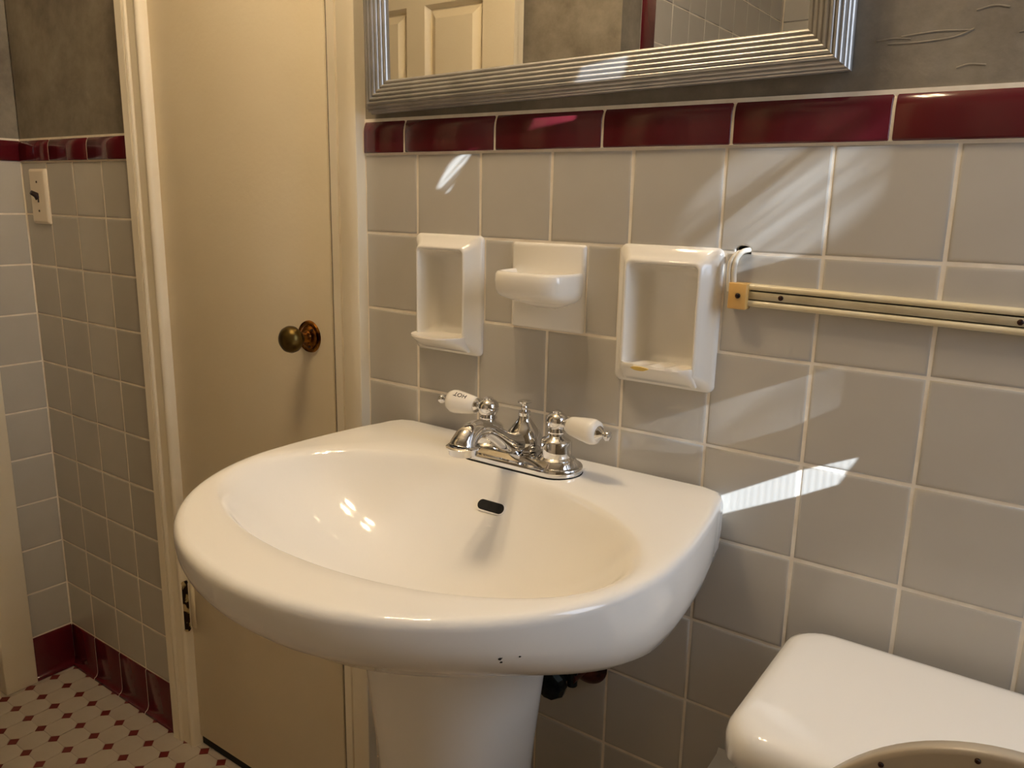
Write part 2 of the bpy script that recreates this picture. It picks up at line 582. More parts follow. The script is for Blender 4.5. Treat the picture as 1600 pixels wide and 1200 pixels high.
# burgundy base tiles with a cove foot
def cove_profile(h=0.1065):
    pr = [(0.0, 0.0), (-T - 0.012, 0.0), (-T - 0.011, 0.003)]
    for i in range(6):
        a = PI / 2 * i / 5
        pr.append((-T - 0.002 - 0.009 * (1 - math.sin(a)), 0.003 + 0.016 * (1 - math.cos(a)) + 0.001))
    pr += [(-T - 0.002, h - 0.003), (-T - 0.001, h - 0.0006), (-T + 0.001, h), (0.0, h)]
    return pr
CP = cove_profile()
def base_tile(parent, x0, x1, wall='back', base=0.0):
    L = x1 - x0 - 0.0024
    me = bull_tile(L, CP, 'base_tile')
    c = (x0 + x1) / 2
    if wall == 'back':
        return obj('base_tile', me, None, parent, (c, T, 0.001))
    return obj('base_tile', me, None, parent, (base - T, c, 0.001), (0, 0, PI / 2))
for a, b in lcols:
    base_tile(wall_back, a, b)
for a, b in cols:
    base_tile(wall_back, a, min(b, XR))

grout_run(wall_back, CP, -0.7005 - CORNER, ((CORNER - 0.7005) / 2, T, 0.0005))
# left wall with the room door
DY0, DY1 = -0.160, -0.930     # opening of the room door in the left wall
wall_left = obj('wall_left', (lambda g: [g.box(CORNER - 0.13, CORNER - 0.03, a, b, c, d) for a, b, c, d in skin_rects(BACK_Y - 0.1, 0.12, 0, H, [(DY1, DY0, 0, 2.05)])] and g.mesh('wall_left'))(Geo()), 'white_wall')
tag(wall_left, 'narrow tiled side wall left of the light switch', 'wall', kind='structure')
g = Geo()
for a, b, c, d in skin_rects(PART_Y, 0.003, 1.2525, H, [(DY1, DY0, 0, 2.05)]):
    g.box(CORNER - 0.031, CORNER - 0.003, a, b, c, d)
obj('plaster', g.mesh('plaster'), 'plaster', wall_left)
g = Geo()
for a, b, c, d in skin_rects(PART_Y, 0.003, 0, 1.2525, [(DY1, DY0, 0, 2.05)]):
    g.box(CORNER - 0.031, CORNER - 0.0008, a, b, c, d)
obj('grout_bed', g.mesh('grout_bed'), 'grout', wall_left)
for r in range(10):
    tile(wall_left, -0.105, 0.0, z_of(r + 1), z_of(r), wall='left', base=CORNER)
border(wall_left, -0.155, 0.004, ZB, wall='left', base=CORNER)
base_tile(wall_left, -0.105, 0.0, wall='left', base=CORNER)

# partition opposite the sink and the tub alcove behind it
wf = Geo()
wf.box(CORNER - 0.12, ALC_X - 0.0, PART_Y - 0.10, PART_Y, 0, H)
wf.box(ALC_X - 0.10, ALC_X - 0.009, PART_Y - 0.10, BACK_Y, 0, H)
wall_front = obj('wall_front', wf.mesh('wall_front'), 'plaster')
tag(wall_front, 'mottled grey plaster partition seen reflected in the mirror', 'wall', kind='structure')
g = Geo()
g.box(ALC_X - 0.009, ALC_X - 0.0014, BACK_Y, PART_Y - 0.1001, 0, H)
obj('grout_bed', g.mesh('grout_bed'), 'grout', wall_front)
# red upright trim at the alcove edge
def upright(z0, z1):
    L = z1 - z0 - 0.0026
    me = bull_tile(L, [(y, z * 1.6) for y, z in BP])
    # run along z, bull side towards the room
    return obj('border_tile', me, None, wall_front, (ALC_X - T, PART_Y - 0.173, (z0 + z1) / 2), (0, PI / 2, PI / 2))
z = 0.27
while z < 2.1:
    upright(z, z + BL)
    z += BL
ay = PART_Y - 0.170
for c in range(9):
    for r in range(-6, 3):
        tile(wall_front, ay - (c + 1) * P, ay - c * P, z_of(r + 1) + 0.0225, z_of(r) + 0.0225, wall='left', base=ALC_X)
wall_alc = obj('wall_alcove', (lambda g: g.box(ALC_X - 0.1, XR + 0.1, BACK_Y - 0.1, BACK_Y - 0.004, 0, H) and g.mesh('wall_alcove'))(Geo()), 'grout')
tag(wall_alc, 'grey tiled end wall of the tub alcove in the mirror', 'wall', kind='structure')
for c in range(4):
    for r in range(-6, 3):
        tile(wall_alc, ALC_X + 0.004 + c * P, ALC_X + 0.004 + (c + 1) * P, z_of(r + 1) + 0.0225, z_of(r) + 0.0225, wall='front', base=BACK_Y + 0.004)

# right wall with a window
WY0, WY1, WZ0, WZ1 = -0.62, -0.07, 1.00, 1.95
wall_right = obj('wall_right', (lambda g: [g.box(XR, XR + 0.12, a, b, c, d) for a, b, c, d in skin_rects(BACK_Y - 0.1, 0.12, 0, H, [(WY0, WY1, WZ0, WZ1)])] and g.mesh('wall_right'))(Geo()), 'plaster')
tag(wall_right, 'plaster window wall beyond the toilet', 'wall', kind='structure')
ceiling = obj('ceiling', (lambda g: g.box(-2.3, XR + 0.12, BACK_Y - 0.1, 0.13, H, H + 0.08) and g.mesh('ceiling'))(Geo()), 'white_wall')
tag(ceiling, 'off white painted ceiling', 'ceiling', kind='structure')
hall = obj('wall_hall', (lambda g: g.box(-2.3, -2.2, BACK_Y - 0.1, 0.3, 0, H) and g.box(-2.3, CORNER - 0.13, 0.13, 0.23, 0, H) and g.box(-2.3, CORNER - 0.13, BACK_Y - 0.1, BACK_Y, 0, H) and g.mesh('wall_hall'))(Geo()), 'hall')
tag(hall, 'hallway wall beyond the room door opening', 'wall', kind='structure')
clos = obj('wall_closet', (lambda g: g.box(-0.75, -0.05, 0.60, 0.65, 0, H) and g.box(-0.80, -0.75, 0.10, 0.65, 0, H) and g.box(-0.05, 0.0, 0.10, 0.65, 0, H) and g.box(-0.8, 0.0, 0.1, 0.65, H, H + 0.05) and g.mesh('wall_closet'))(Geo()), 'hall')
tag(clos, 'dark closet walls behind the flat cream door', 'wall', kind='structure')

# ------------------------------------------------------------------ floor: octagon and dot mosaic
floor = obj('floor', (lambda g: g.box(-2.3, XR + 0.12, BACK_Y - 0.1, 0.65, -0.06, -0.0012) and g.mesh('floor'))(Geo()), 'floor_grout')
tag(floor, 'white octagon mosaic floor with small burgundy dot tiles', 'floor', kind='structure')
FX, FY = 0.0579, 0.0563
FX0, FY0 = -1.126, -0.0055
DH = 0.0126
gap = 0.0008
def octagon_pts(s=0.0):
    hx, hy = FX / 2 - gap / 2 - s, FY / 2 - gap / 2 - s
    d = DH + gap * 0.4 - s * 0.42
    return [(hx, -hy + d), (hx, hy - d), (hx - d, hy), (-hx + d, hy), (-hx, hy - d), (-hx, -hy + d), (-hx + d, -hy), (hx - d, -hy)]
def piece(name, pa, pb, mat):
    n = len(pa)
    v = [(x, y, -0.002) for x, y in pa] + [(x, y, -0.0004) for x, y in pa] + [(x, y, 0.0) for x, y in pb]
    f = [(j, (j + 1) % n, (j + 1) % n + n, j + n) for j in range(n)] + [(j + n, (j + 1) % n + n, (j + 1) % n + 2 * n, j + 2 * n) for j in range(n)]
    f.append(tuple(2 * n + j for j in range(n)))
    me = mesh(name, v, f)
    me.materials.append(MAT[mat])
    return me
me_oct = piece('octagon_tile', octagon_pts(), octagon_pts(0.0007), 'floor_white')
dd = DH - gap * 0.4
me_dot = piece('dot_tile', [(dd, 0), (0, dd), (-dd, 0), (0, -dd)], [(dd - 0.0006, 0), (0, dd - 0.0006), (-dd + 0.0006, 0), (0, -dd + 0.0006)], 'floor_red')
rest_o, rest_d = Geo(), Geo()
for i in range(-1, 46):
    for j in range(-1, 19):
        dx_, dy_ = FX0 + i * FX, FY0 - j * FY
        ox, oy = dx_ + FX / 2, dy_ - FY / 2
        near = i <= 17 and j <= 9
        if CORNER + 0.005 < dx_ < XR and PART_Y < dy_ < 0.02:
            if near:
                obj('dot_tile', me_dot, None, floor, (dx_, dy_, 0))
            else:
                rest_d.add([(v.co.x + dx_, v.co.y + dy_, v.co.z) for v in me_dot.vertices], [tuple(p.vertices) for p in me_dot.polygons])
        if CORNER - 0.02 < ox < XR and PART_Y < oy < 0.03:
            if near:
                obj('octagon_tile', me_oct, None, floor, (ox, oy, 0))
            else:
                rest_o.add([(v.co.x + ox, v.co.y + oy, v.co.z) for v in me_oct.vertices], [tuple(p.vertices) for p in me_oct.polygons])
o = obj('octagon_field', rest_o.mesh('octagon_field'), 'floor_white', floor); o['kind'] = 'stuff'
o = obj('dot_field', rest_d.mesh('dot_field'), 'floor_red', floor); o['kind'] = 'stuff'

# ------------------------------------------------------------------ closet door, casings
door1 = obj('door_1', box_mesh('door_1', DOOR[0] + 0.003, DOOR[1] - 0.0170, 0.004, 0.039, 0.022, 2.027, 0.002), 'paint')
tag(door1, 'flat cream painted closet door with a brass knob', 'door', kind='structure')
obj('bottom_gap_shadow', box_mesh('bottom_gap_shadow', DOOR[0] + 0.004, DOOR[1] - 0.017, 0.009, 0.036, 0.0008, 0.0225), 'black', door1)  # black box painting in the shadow of the gap under the door
obj('edge_gap_shadow', box_mesh('edge_gap_shadow', DOOR[1] - 0.0172, DOOR[1] - 0.0005, 0.0075, 0.036, 0.0225, 2.026), 'black', door1)  # black strip standing in for the shadow line between door and casing
KX, KZ = -0.2365, 0.925
kn = obj('door_knob', lathe('door_knob', [(0.0, -0.0545), (0.007, -0.054), (0.014, -0.0515), (0.0192, -0.0465), (0.0215, -0.0395), (0.0205, -0.0325), (0.0165, -0.027), (0.0115, -0.0235), (0.009, -0.021), (0.009, -0.018), (0.0, -0.018)], 40, 'Y'), 'brass_dull', door1, (KX, 0.004, KZ))
obj('neck', lathe('neck', [(0.0, -0.022), (0.0082, -0.022), (0.0086, -0.014), (0.0105, -0.008), (0.0125, -0.004), (0.0, -0.004)], 32, 'Y'), 'brass', kn)
ro = obj('rosette', lathe('rosette', [(0.0, -0.0068), (0.012, -0.0066), (0.017, -0.0052), (0.0195, -0.0030), (0.0225, -0.0036), (0.0250, -0.0028), (0.0262, 0.0), (0.0, 0.0)], 48, 'Y'), 'brass', door1, (KX, 0.004, KZ))
for a in (0.8, 2.9, 5.0):
    obj('screw', lathe('screw', [(0.0, -0.0075), (0.0016, -0.0072), (0.0022, -0.0062), (0.0022, -0.004), (0.0, -0.004)], 12, 'Y'), 'dark', ro, (0.0165 * math.cos(a), 0.0, 0.0165 * math.sin(a)))
def hinge(zc):
    h = obj('hinge', tube('hinge', [(0, 0, -0.050), (0, 0, 0.050)], 0.0062, 14), 'hinge', door1, (DOOR[0] + 0.002, -0.006, zc))
    obj('finial', lathe('finial', [(0.0, -0.0035), (0.005, -0.003), (0.0068, 0.0), (0.0068, 0.0025), (0.0, 0.0025)], 14, 'Z'), 'hinge', h, (0, 0, -0.0525))
    obj('finial', lathe('finial', [(0.0, -0.0025), (0.0068, -0.0025), (0.0068, 0.0), (0.005, 0.003), (0.0, 0.0035)], 14, 'Z'), 'hinge', h, (0, 0, 0.0525))
    obj('leaf', box_mesh('leaf', 0.002, 0.020, 0.0075, 0.0095, -0.048, 0.048, 0.0006, 1), 'paint', h)
hinge(0.326)
hinge(1.78)

# casing profile: s from the door side outwards, d towards the room
CAS = [(0, -0.02), (0, 0.008), (0.0015, 0.0115), (0.0045, 0.0140), (0.0085, 0.0148), (0.0120, 0.0138), (0.0145, 0.0112), (0.0155, 0.0090),
       (0.0170, 0.0084), (0.0172, 0.0110), (0.0360, 0.0122), (0.0366, 0.0100), (0.0380, 0.0100), (0.0390, 0.0150), (0.0425, 0.0166), (0.0450, 0.0150), (0.0456, 0.0118),
       (0.0470, 0.0118), (0.0478, 0.0165), (0.0660, 0.0180), (0.0672, 0.0168), (0.0672, -0.02)]
def casing(name, p0, p1, right, out, label):
    o = obj(name, extrude_profile(name, CAS, p0, p1, right, out), 'trim')
    return tag(o, label, 'trim', kind='structure')
casing('trim_1', (DOOR[0] + 0.004, 0, 0), (DOOR[0] + 0.004, 0, 2.05), (-1, 0, 0), (0, -1, 0), 'cream moulded door casing beside the hinge of the closet door')
RC = [(s * 0.0625 / 0.0672, d) for s, d in CAS]
CAS_full = CAS
CASR = [(0, -0.02), (0, 0.0100), (0.0020, 0.0118), (0.0180, 0.0124), (0.0190, 0.0092), (0.0225, 0.0092), (0.0235, 0.0132), (0.0270, 0.0142), (0.0420, 0.0158), (0.0590, 0.0172), (0.0618, 0.0160), (0.0625, 0.0130), (0.0625, -0.02)]
o = obj('trim_2', extrude_profile('trim_2', CASR, (DOOR[1] + 0.0035, 0, 0), (DOOR[1] + 0.0035, 0, 2.05), (1, 0, 0), (0, -1, 0)), 'trim')
tag(o, 'cream door casing between the closet door and the grey tiles', 'trim', kind='structure')
o = obj('trim_3', extrude_profile('trim_3', CAS, (DOOR[0] - 0.062, 0, 2.034), (DOOR[1] + 0.062, 0, 2.034), (0, 0, 1), (0, -1, 0)), 'trim')
tag(o, 'cream head casing above the closet door', 'trim', kind='structure')
# casing of the room door on the left wall
o = obj('trim_4', box_mesh('trim_4', CORNER - 0.02, CORNER + 0.016, -0.166, -0.096, 0.0, 2.11, 0.003), 'trim')
tag(o, 'plain cream door casing at the far left edge', 'trim', kind='structure')
o = obj('trim_5', box_mesh('trim_5', CORNER - 0.13, CORNER - 0.004, -0.1655, -0.158, 0.0, 2.05, 0.001), 'trim')
tag(o, 'cream jamb of the room door opening', 'trim', kind='structure')

# room door, open against the partition, seen in the mirror
door2 = obj('door_2', (lambda g: g.box(-1.135, -0.505, -0.995, -0.972, 0.012, 2.03) and g.mesh('door_2'))(Geo()), 'paint')
tag(door2, 'open cream panel door reflected in the mirror', 'door', kind='structure')
g = Geo()
for a, b in ((-1.135, -1.035), (-0.872, -0.806), (-0.606, -0.505)):
    g.box(a, b, -0.973, -0.954, 0.012, 2.03)
for c, d in ((0.012, 0.22), (0.80, 0.96), (1.657, 1.75), (1.93, 2.03)):
    g.box(-1.135, -0.505, -0.973, -0.9541, c, d)
obj('door_frame', g.mesh('door_frame'), 'paint', door2)
for a, b in ((-1.035, -0.872), (-0.806, -0.606)):
    for c, d in ((0.22, 0.80), (0.96, 1.657), (1.75, 1.93)):
        rings = []
        for ins, y in ((0.0, -0.954), (0.004, -0.958), (0.010, -0.970), (0.014, -0.970), (0.036, -0.9570), (0.038, -0.9570)):
            rings.append([(a + ins, y, c + ins), (b - ins, y, c + ins), (b - ins, y, d - ins), (a + ins, y, d - ins)])
        obj('panel', loft('panel', rings, False, True, 20), 'paint', door2)

# ------------------------------------------------------------------ window with an added, unseen mask that cuts the sunlight into patches
win = obj('window_1', (lambda g: [g.box(XR + 0.05, XR + 0.09, a, b, c, d) for a, b, c, d in skin_rects(WY0, WY1, WZ0, WZ1, [(WY0 + 0.05, WY1 - 0.05, WZ0 + 0.05, 1.43), (WY0 + 0.05, WY1 - 0.05, 1.48, WZ1 - 0.05)])] and g.mesh('window_1'))(Geo()), 'trim')
tag(win, 'small white sash window in the wall beyond the toilet', 'window', kind='structure')

def back_to_window(pt):
    p = Vector(pt)
    t = (SHX - p.x) / SUN_DIR.x
    return p + SUN_DIR * t

# outlines of the light patches on the wall give the slits of the added mask
PATCH = [
    ('ribbed', [(0.440, 0.0, 0.808), (0.547, 0.0, 0.869), (0.603, 0.0, 0.895), (0.587, 0.0, 0.862), (0.548, 0.0, 0.840), (0.440, 0.0, 0.786)]),
    ('ribbed_faint', [(0.310, 0.0, 0.850), (0.320, 0.0, 0.940), (0.437, 0.0, 1.000), (0.580, 0.0, 1.000), (0.580, 0.0, 0.945), (0.530, 0.0, 0.912), (0.420, 0.0, 0.860)]),
    ('streaked', [(0.375, 0.0, 1.070), (0.375, 0.0, 1.130), (0.440, 0.0, 1.190), (0.490, 0.0, 1.235), (0.600, 0.0, 1.235), (0.600, 0.0, 1.120), (0.450, 0.0, 1.070)]),
    ('streaked_small', [(0.035, 0.0, 1.160), (0.060, 0.0, 1.197), (0.095, 0.0, 1.205), (0.070, 0.0, 1.170), (0.055, 0.0, 1.152)]),
    ('thin', [(0.257, -0.03, 1.262), (0.285, -0.03, 1.300), (0.350, -0.03, 1.312), (0.325, -0.03, 1.272)]),
]
bm = bmesh.new()
def loop(pts):
    vs = [bm.verts.new(p) for p in pts]
    return [bm.edges.new((vs[i], vs[(i + 1) % len(vs)])) for i in range(len(vs))]
edges = loop([(SHX, WY0 - 0.0, WZ0), (SHX, WY1, WZ0), (SHX, WY1, WZ1), (SHX, WY0, WZ1)])
films = []
ok = True
for kind, poly in PATCH:
    q = [back_to_window(p) for p in poly]
    edges += loop(q)
    films.append((kind, q))
bmesh.ops.triangle_fill(bm, use_beauty=True, use_dissolve=False, edges=edges, normal=(-1, 0, 0))
me = bpy.data.meshes.new('sun_mask')
bm.to_mesh(me)
bm.free()
sun_mask = obj('window_sun_mask', me, 'fabric')
sm = sun_mask.modifiers.new('thick', 'SOLIDIFY'); sm.thickness = 0.0008
tag(sun_mask, 'added pale mask over the small window that cuts the sunlight into patches', 'sun_mask')
for kind, q in films:
    me = bpy.data.meshes.new('patch_film')
    ya, yb = min(p.y for p in q) - 0.003, max(p.y for p in q) + 0.003
    za, zb = min(p.z for p in q) - 0.003, max(p.z for p in q) + 0.003
    me.from_pydata([(SHX + 0.002, ya, za), (SHX + 0.002, yb, za), (SHX + 0.002, yb, zb), (SHX + 0.002, ya, zb)], [], [(0, 1, 2, 3)])
    obj('sun_patch_film', me, kind, sun_mask)  # added film that dims and patterns the sun through one slit

# ------------------------------------------------------------------ mirror
MW, MH = 0.631, 0.72          # outer size
MCX, MZ0 = 0.2330, 1.2655
mirror = empty('wall_mirror', (MCX, 0.002, MZ0 + MH / 2), (0, -math.radians(1.15), 0))
tag(mirror, 'large wall mirror with a ribbed silver frame above the sink', 'mirror')
FW = 0.039
prof = []
N = 9
arc = []
for i in range(N * 10 + 1):
    t = i / (N * 10)
    # inner edge (t=0) at depth 0.019, crest near the outer edge, then down to the wall
    if t < 0.58:
        u = t / 0.58
        s, d = FW * (1 - 0.72 * u), 0.0185 + 0.0095 * math.sin(u * PI / 2)
        nx, nd = 0.25 * (1 - u), 1.0
    else:
        u = (t - 0.58) / 0.42
        s, d = FW * (0.28 - 0.28 * math.sin(u * PI / 2)), 0.028 - 0.024 * (1 - math.cos(u * PI / 2)) ** 0.9
        nx, nd = -math.sin(u * PI / 2), math.cos(u * PI / 2)
    rib = abs(math.sin(PI * t * N)) ** 0.7 * 0.0021
    l = math.hypot(nx, nd)
    arc.append((s + nx / l * rib, d + nd / l * rib))
prof = [(FW, 0.010)] + arc + [(0.0, 0.0)]          # s = distance inwards from the outer edge
def frame_side(x0, z0, x1, z1, nin):
    """one mitred side; (x0,z0)-(x1,z1) is the outer edge, nin the inward direction"""
    tx, tz = x1 - x0, z1 - z0
    L = math.hypot(tx, tz); tx /= L; tz /= L
    r0 = [(x0 + nin[0] * s + tx * s, -d, z0 + nin[1] * s + tz * s) for s, d in prof]
    r1 = [(x1 + nin[0] * s - tx * s, -d, z1 + nin[1] * s - tz * s) for s, d in prof]
    return loft('frame_side', [r0, r1], True, True, 30)
hw, hh = MW / 2, MH / 2
for a in ((-hw, -hh, hw, -hh, (0, 1)), (hw, -hh, hw, hh, (-1, 0)), (hw, hh, -hw, hh, (0, -1)), (-hw, hh, -hw, -hh, (1, 0))):
    obj('frame_side', frame_side(*a), 'pewter', mirror)
obj('mirror_glass', box_mesh('mirror_glass', -hw + FW - 0.006, hw - FW + 0.006, -0.0165, -0.0105, -hh + FW - 0.006, hh - FW + 0.006), 'mirror', mirror)

# ------------------------------------------------------------------ ceiling light above the sink
LX, LY_, LZ = 0.070, -0.360, 2.07
van = empty('ceiling_light', (LX, LY_, H))
tag(van, 'four bulb chrome ceiling light hanging above the sink', 'light')
obj('canopy', lathe('canopy', [(0.0, 0.0), (0.085, 0.0), (0.080, -0.018), (0.050, -0.034), (0.0, -0.036)], 40, 'Z'), 'chrome', van)
obj('stem', tube('stem', [(0, 0, -0.03), (0, 0, -0.25)], 0.009, 16), 'chrome', van)
for k in range(4):
    bx, by = 0.075 * (1 if k % 2 else -1), 0.055 * (1 if k // 2 else -1)
    obj('arm', tube('arm', catmull([(0, 0, -0.23), (bx * 0.6, by * 0.6, -0.215), (bx, by, -0.245)], 6), 0.006, 12), 'chrome', van)
    obj('socket', lathe('socket', [(0.0, -0.242), (0.020, -0.244), (0.021, -0.295), (0.0, -0.295)], 24, 'Z'), 'chrome', van, (bx, by, 0))
    bc = LZ - H
    obj('bulb', lathe('bulb', [(0.0, bc - 0.022)] + [(0.022 * math.sin(PI * i / 12), bc - 0.022 * math.cos(PI * i / 12)) for i in range(1, 11)] + [(0.010, bc + 0.028), (0.0, bc + 0.056)], 24, 'Z', 80), 'bulb', van, (bx, by, 0))

# ------------------------------------------------------------------ recessed ceramic holders
def holder(name, x0, x1, z0, z1, ridged, label):
    root = empty(name, ((x0 + x1) / 2, 0, z0))
    w, h = (x1 - x0) / 2, z1 - z0
    rings = []
    for ins, y, r in ((0.0, 0.006, 0.008), (0.0, -0.003, 0.008), (0.0010, -0.0055, 0.008), (0.0035, -0.0075, 0.009), (0.0085, -0.0115, 0.009), (0.0130, -0.0180, 0.009),
                      (0.0155, -0.0220, 0.008), (0.0172, -0.0235, 0.007), (0.0188, -0.0232, 0.006), (0.0198, -0.0215, 0.006), (0.0206, -0.0150, 0.007),
                      (0.0225, 0.0000, 0.010), (0.0260, 0.0160, 0.013), (0.0320, 0.0200, 0.013)):
        rings.append([(x, y, z) for x, z in rounded_rect(-w + ins, w - ins, ins, h - ins, r, 6)])
    obj('surround', loft(name, rings, False, True, 60), 'ceramic', root)
    # lip / tray along the bottom of the opening
    ow = w - 0.0195
    n = 44
    v, f = [], []
    rows = 12
    zb = 0.0205
    out = 0.0570 if not ridged else 0.0390
    for i in range(n + 1):
        u = -1 + 2 * i / n
        x = u * (ow + 0.005 if not ridged else ow + 0.003)
        front = -0.0225 - (out - 0.0225) * max(0.0, 1 - abs(u) ** 3.0) ** 0.6
        for j in range(rows + 1):
            t = j / rows
            if t <= 0.6:
                q = t / 0.6
                y = 0.010 + (front + 0.002 - 0.010) * q
                zz = zb + 0.004 + 0.003 * q * q
                if ridged:
                    zz += 0.0026 * (0.5 + 0.5 * math.cos(u * PI * 4.0 + 0.6)) * (0.35 + 0.65 * math.sin(PI * min(1, q * 1.05)))
            else:
                q = (t - 0.6) / 0.4
                y = front + 0.002 - 0.002 * math.sin(q * PI) + (-0.016 - front) * q ** 1.6
                zz = zb + 0.007 - 0.003 * q - 0.019 * q ** 1.3
            v.append((x, y, zz))
    m_ = rows + 1
    for i in range(n):
        for j in range(rows):
            a = i * m_ + j
            f.append((a, a + 1, a + m_ + 1, a + m_))
    # close the ends and the underside
    v0 = len(v)
    for i in range(n + 1):
        x = v[i * m_][0]
        v.append((x, 0.010, zb - 0.012))
    for i in range(n):
        f.append((v0 + i, v0 + i + 1, (i + 1) * m_ + rows, i * m_ + rows))
        f.append((v0 + i, i * m_, (i + 1) * m_, v0 + i + 1))
    for i in (0, n):
        f.append(tuple([v0 + i] + [i * m_ + j for j in range(m_)]))
    obj('tray_lip', mesh('tray_lip', v, f, autosmooth=50), 'ceramic', root)
    if ridged:
        vs = []
        for k in range(18):
            a = 2 * PI * k / 18
            vs.append((-0.013 + 0.0105 * math.cos(a) * (1 + 0.15 * math.sin(3 * a)), -out - 0.0003, zb + 0.0035 + 0.0022 * math.sin(a)))
        vb = [(x, y + 0.004, z) for x, y, z in vs]
        k = len(vs)
        obj('soap_stain', mesh('soap_stain', vs + vb, [tuple(range(k))] + [(i, (i + 1) % k, (i + 1) % k + k, i + k) for i in range(k)]), 'stain', root)
    return tag(root, label, 'wall holder', 'recessed ceramic holders')
holder('recessed_holder', NICHES[0][0], NICHES[0][1], NZ[0], NZ[1], False, 'white recessed ceramic holder nearest the closet door')
holder('recessed_holder', NICHES[1][0], NICHES[1][1], NZ[0], NZ[1], True, 'white recessed ceramic holder with ridged tray beside the white cord')

# small soap dish tile between the holders
sx0, sx1, sz0, sz1 = 0.1655, 0.2725, 0.9860, 1.0935
soap = empty('soap_dish', ((sx0 + sx1) / 2, 0, sz0))
tag(soap, 'white ceramic soap dish on a square tile between the two holders', 'soap dish')
w = (sx1 - sx0) / 2
h = sz1 - sz0
rings = [[(x, y, z) for x, z in rounded_rect(-w + i, w - i, i, h - i, 0.003, 3)] for i, y in ((0, 0.006), (0, -0.0010), (0.0010, -0.0030), (0.0030, -0.0040))]
obj('plate', loft('plate', rings, False, True, 50), 'ceramic', soap)
def dish_ring(hw_, dep, z, n=28, y0=-0.003):
    pts = []
    for i in range(n + 1):
        a = PI * i / n
        c, s_ = math.cos(a), math.sin(a)
        pts.append((hw_ * math.copysign(abs(c) ** 0.42, c), y0 - dep * abs(s_) ** 0.55, z))
    return pts
zt = 0.0745
dr = [dish_ring(0.014, 0.002, zt - 0.047), dish_ring(0.030, 0.014, zt - 0.042), dish_ring(0.043, 0.034, zt - 0.0365), dish_ring(0.0490, 0.0495, zt - 0.0315), dish_ring(0.0510, 0.0550, zt - 0.0275),
      dish_ring(0.0522, 0.0575, zt - 0.022), dish_ring(0.0526, 0.0585, zt - 0.011), dish_ring(0.0522, 0.0580, zt - 0.004), dish_ring(0.0508, 0.0560, zt - 0.0008), dish_ring(0.0488, 0.0530, zt),
      dish_ring(0.0465, 0.0500, zt - 0.0012), dish_ring(0.0445, 0.0475, zt - 0.006), dish_ring(0.0400, 0.0430, zt - 0.012), dish_ring(0.0280, 0.0300, zt - 0.015), dish_ring(0.008, 0.008, zt - 0.016)]
obj('dish', loft('dish', dr, True, True, 60), 'ceramic', soap)

# ------------------------------------------------------------------ wiring strip with its cord
ANG = -0.0155
strip = empty('wiring_strip', (0.477, 0.0, 1.0515), (0, -ANG, 0))
tag(strip, 'ivory metal wiring strip with a tan end fitting on the tiles', 'wiring strip')
SL = 0.93
def rail(zc):
    pr = [(0.0034 * math.cos(t_), 0.0062 + 0.0034 * math.sin(t_)) for t_ in [PI * i / 10 for i in range(11)]]
    pr = [(0.0034, 0.0)] + pr + [(-0.0034, 0.0)]
    return extrude_profile('rail', pr, (0, 0, zc), (SL, 0, zc), (0, 0, 1), (0, -1, 0), 60)
obj('rail', rail(0.0086), 'ivory', strip)
obj('rail', rail(-0.0086), 'ivory', strip)
obj('channel', box_mesh('channel', 0.0, SL, -0.0030, 0.0, -0.0086, 0.0086), 'black', strip)
obj('center_strip', box_mesh('center_strip', 0.0, SL, -0.0086, -0.002, -0.0041, 0.0041, 0.0005, 1), 'strip', strip)
for sx in (0.0347, 0.2480, 0.46, 0.68, 0.88):
    obj('screw', lathe('screw', [(0.0, -0.0104), (0.0018, -0.0101), (0.0027, -0.0092), (0.0027, -0.008), (0.0, -0.008)], 14, 'Y'), 'dark', strip, (sx, 0, 0.0))
cap = obj('end_fitting', box_mesh('end_fitting', -0.0195, 0.0005, -0.0155, 0.0, -0.0155, 0.0125, 0.0012, 2), 'tan', strip)
obj('screw', lathe('screw', [(0.0, -0.0178), (0.0018, -0.0175), (0.0028, -0.0165), (0.0028, -0.015), (0.0, -0.015)], 14, 'Y'), 'dark', cap, (-0.0085, 0, -0.001))
# cord
cord = empty('cord', (HOLE[0], 0, HOLE[1]))
tag(cord, 'white two wire cord curving from a hole down to the tan fitting', 'cord')
base_path = [(0.006, 0.014, 0.001), (0.0035, -0.001, 0.0005), (-0.001, -0.0065, -0.0015), (-0.0052, -0.0095, -0.0085), (-0.0066, -0.0105, -0.0190), (-0.0062, -0.0100, -0.0320), (-0.0055, -0.0090, -0.0420)]
for s in (-1, 1):
    off = [(p[0] + s * 0.0026 * (1 if i > 1 else 0.9), p[1], p[2] + s * (0.0010 if i in (1, 2, 3) else 0.0003)) for i, p in enumerate(base_path)]
    obj('wire', tube('wire', catmull(off, 5), 0.0027, 12), 'cord', cord)
obj('hole_lining', box_mesh('hole_lining', -0.013, 0.013, 0.0125, 0.0160, -0.010, 0.010), 'black', cord, (0.001, 0, 0))

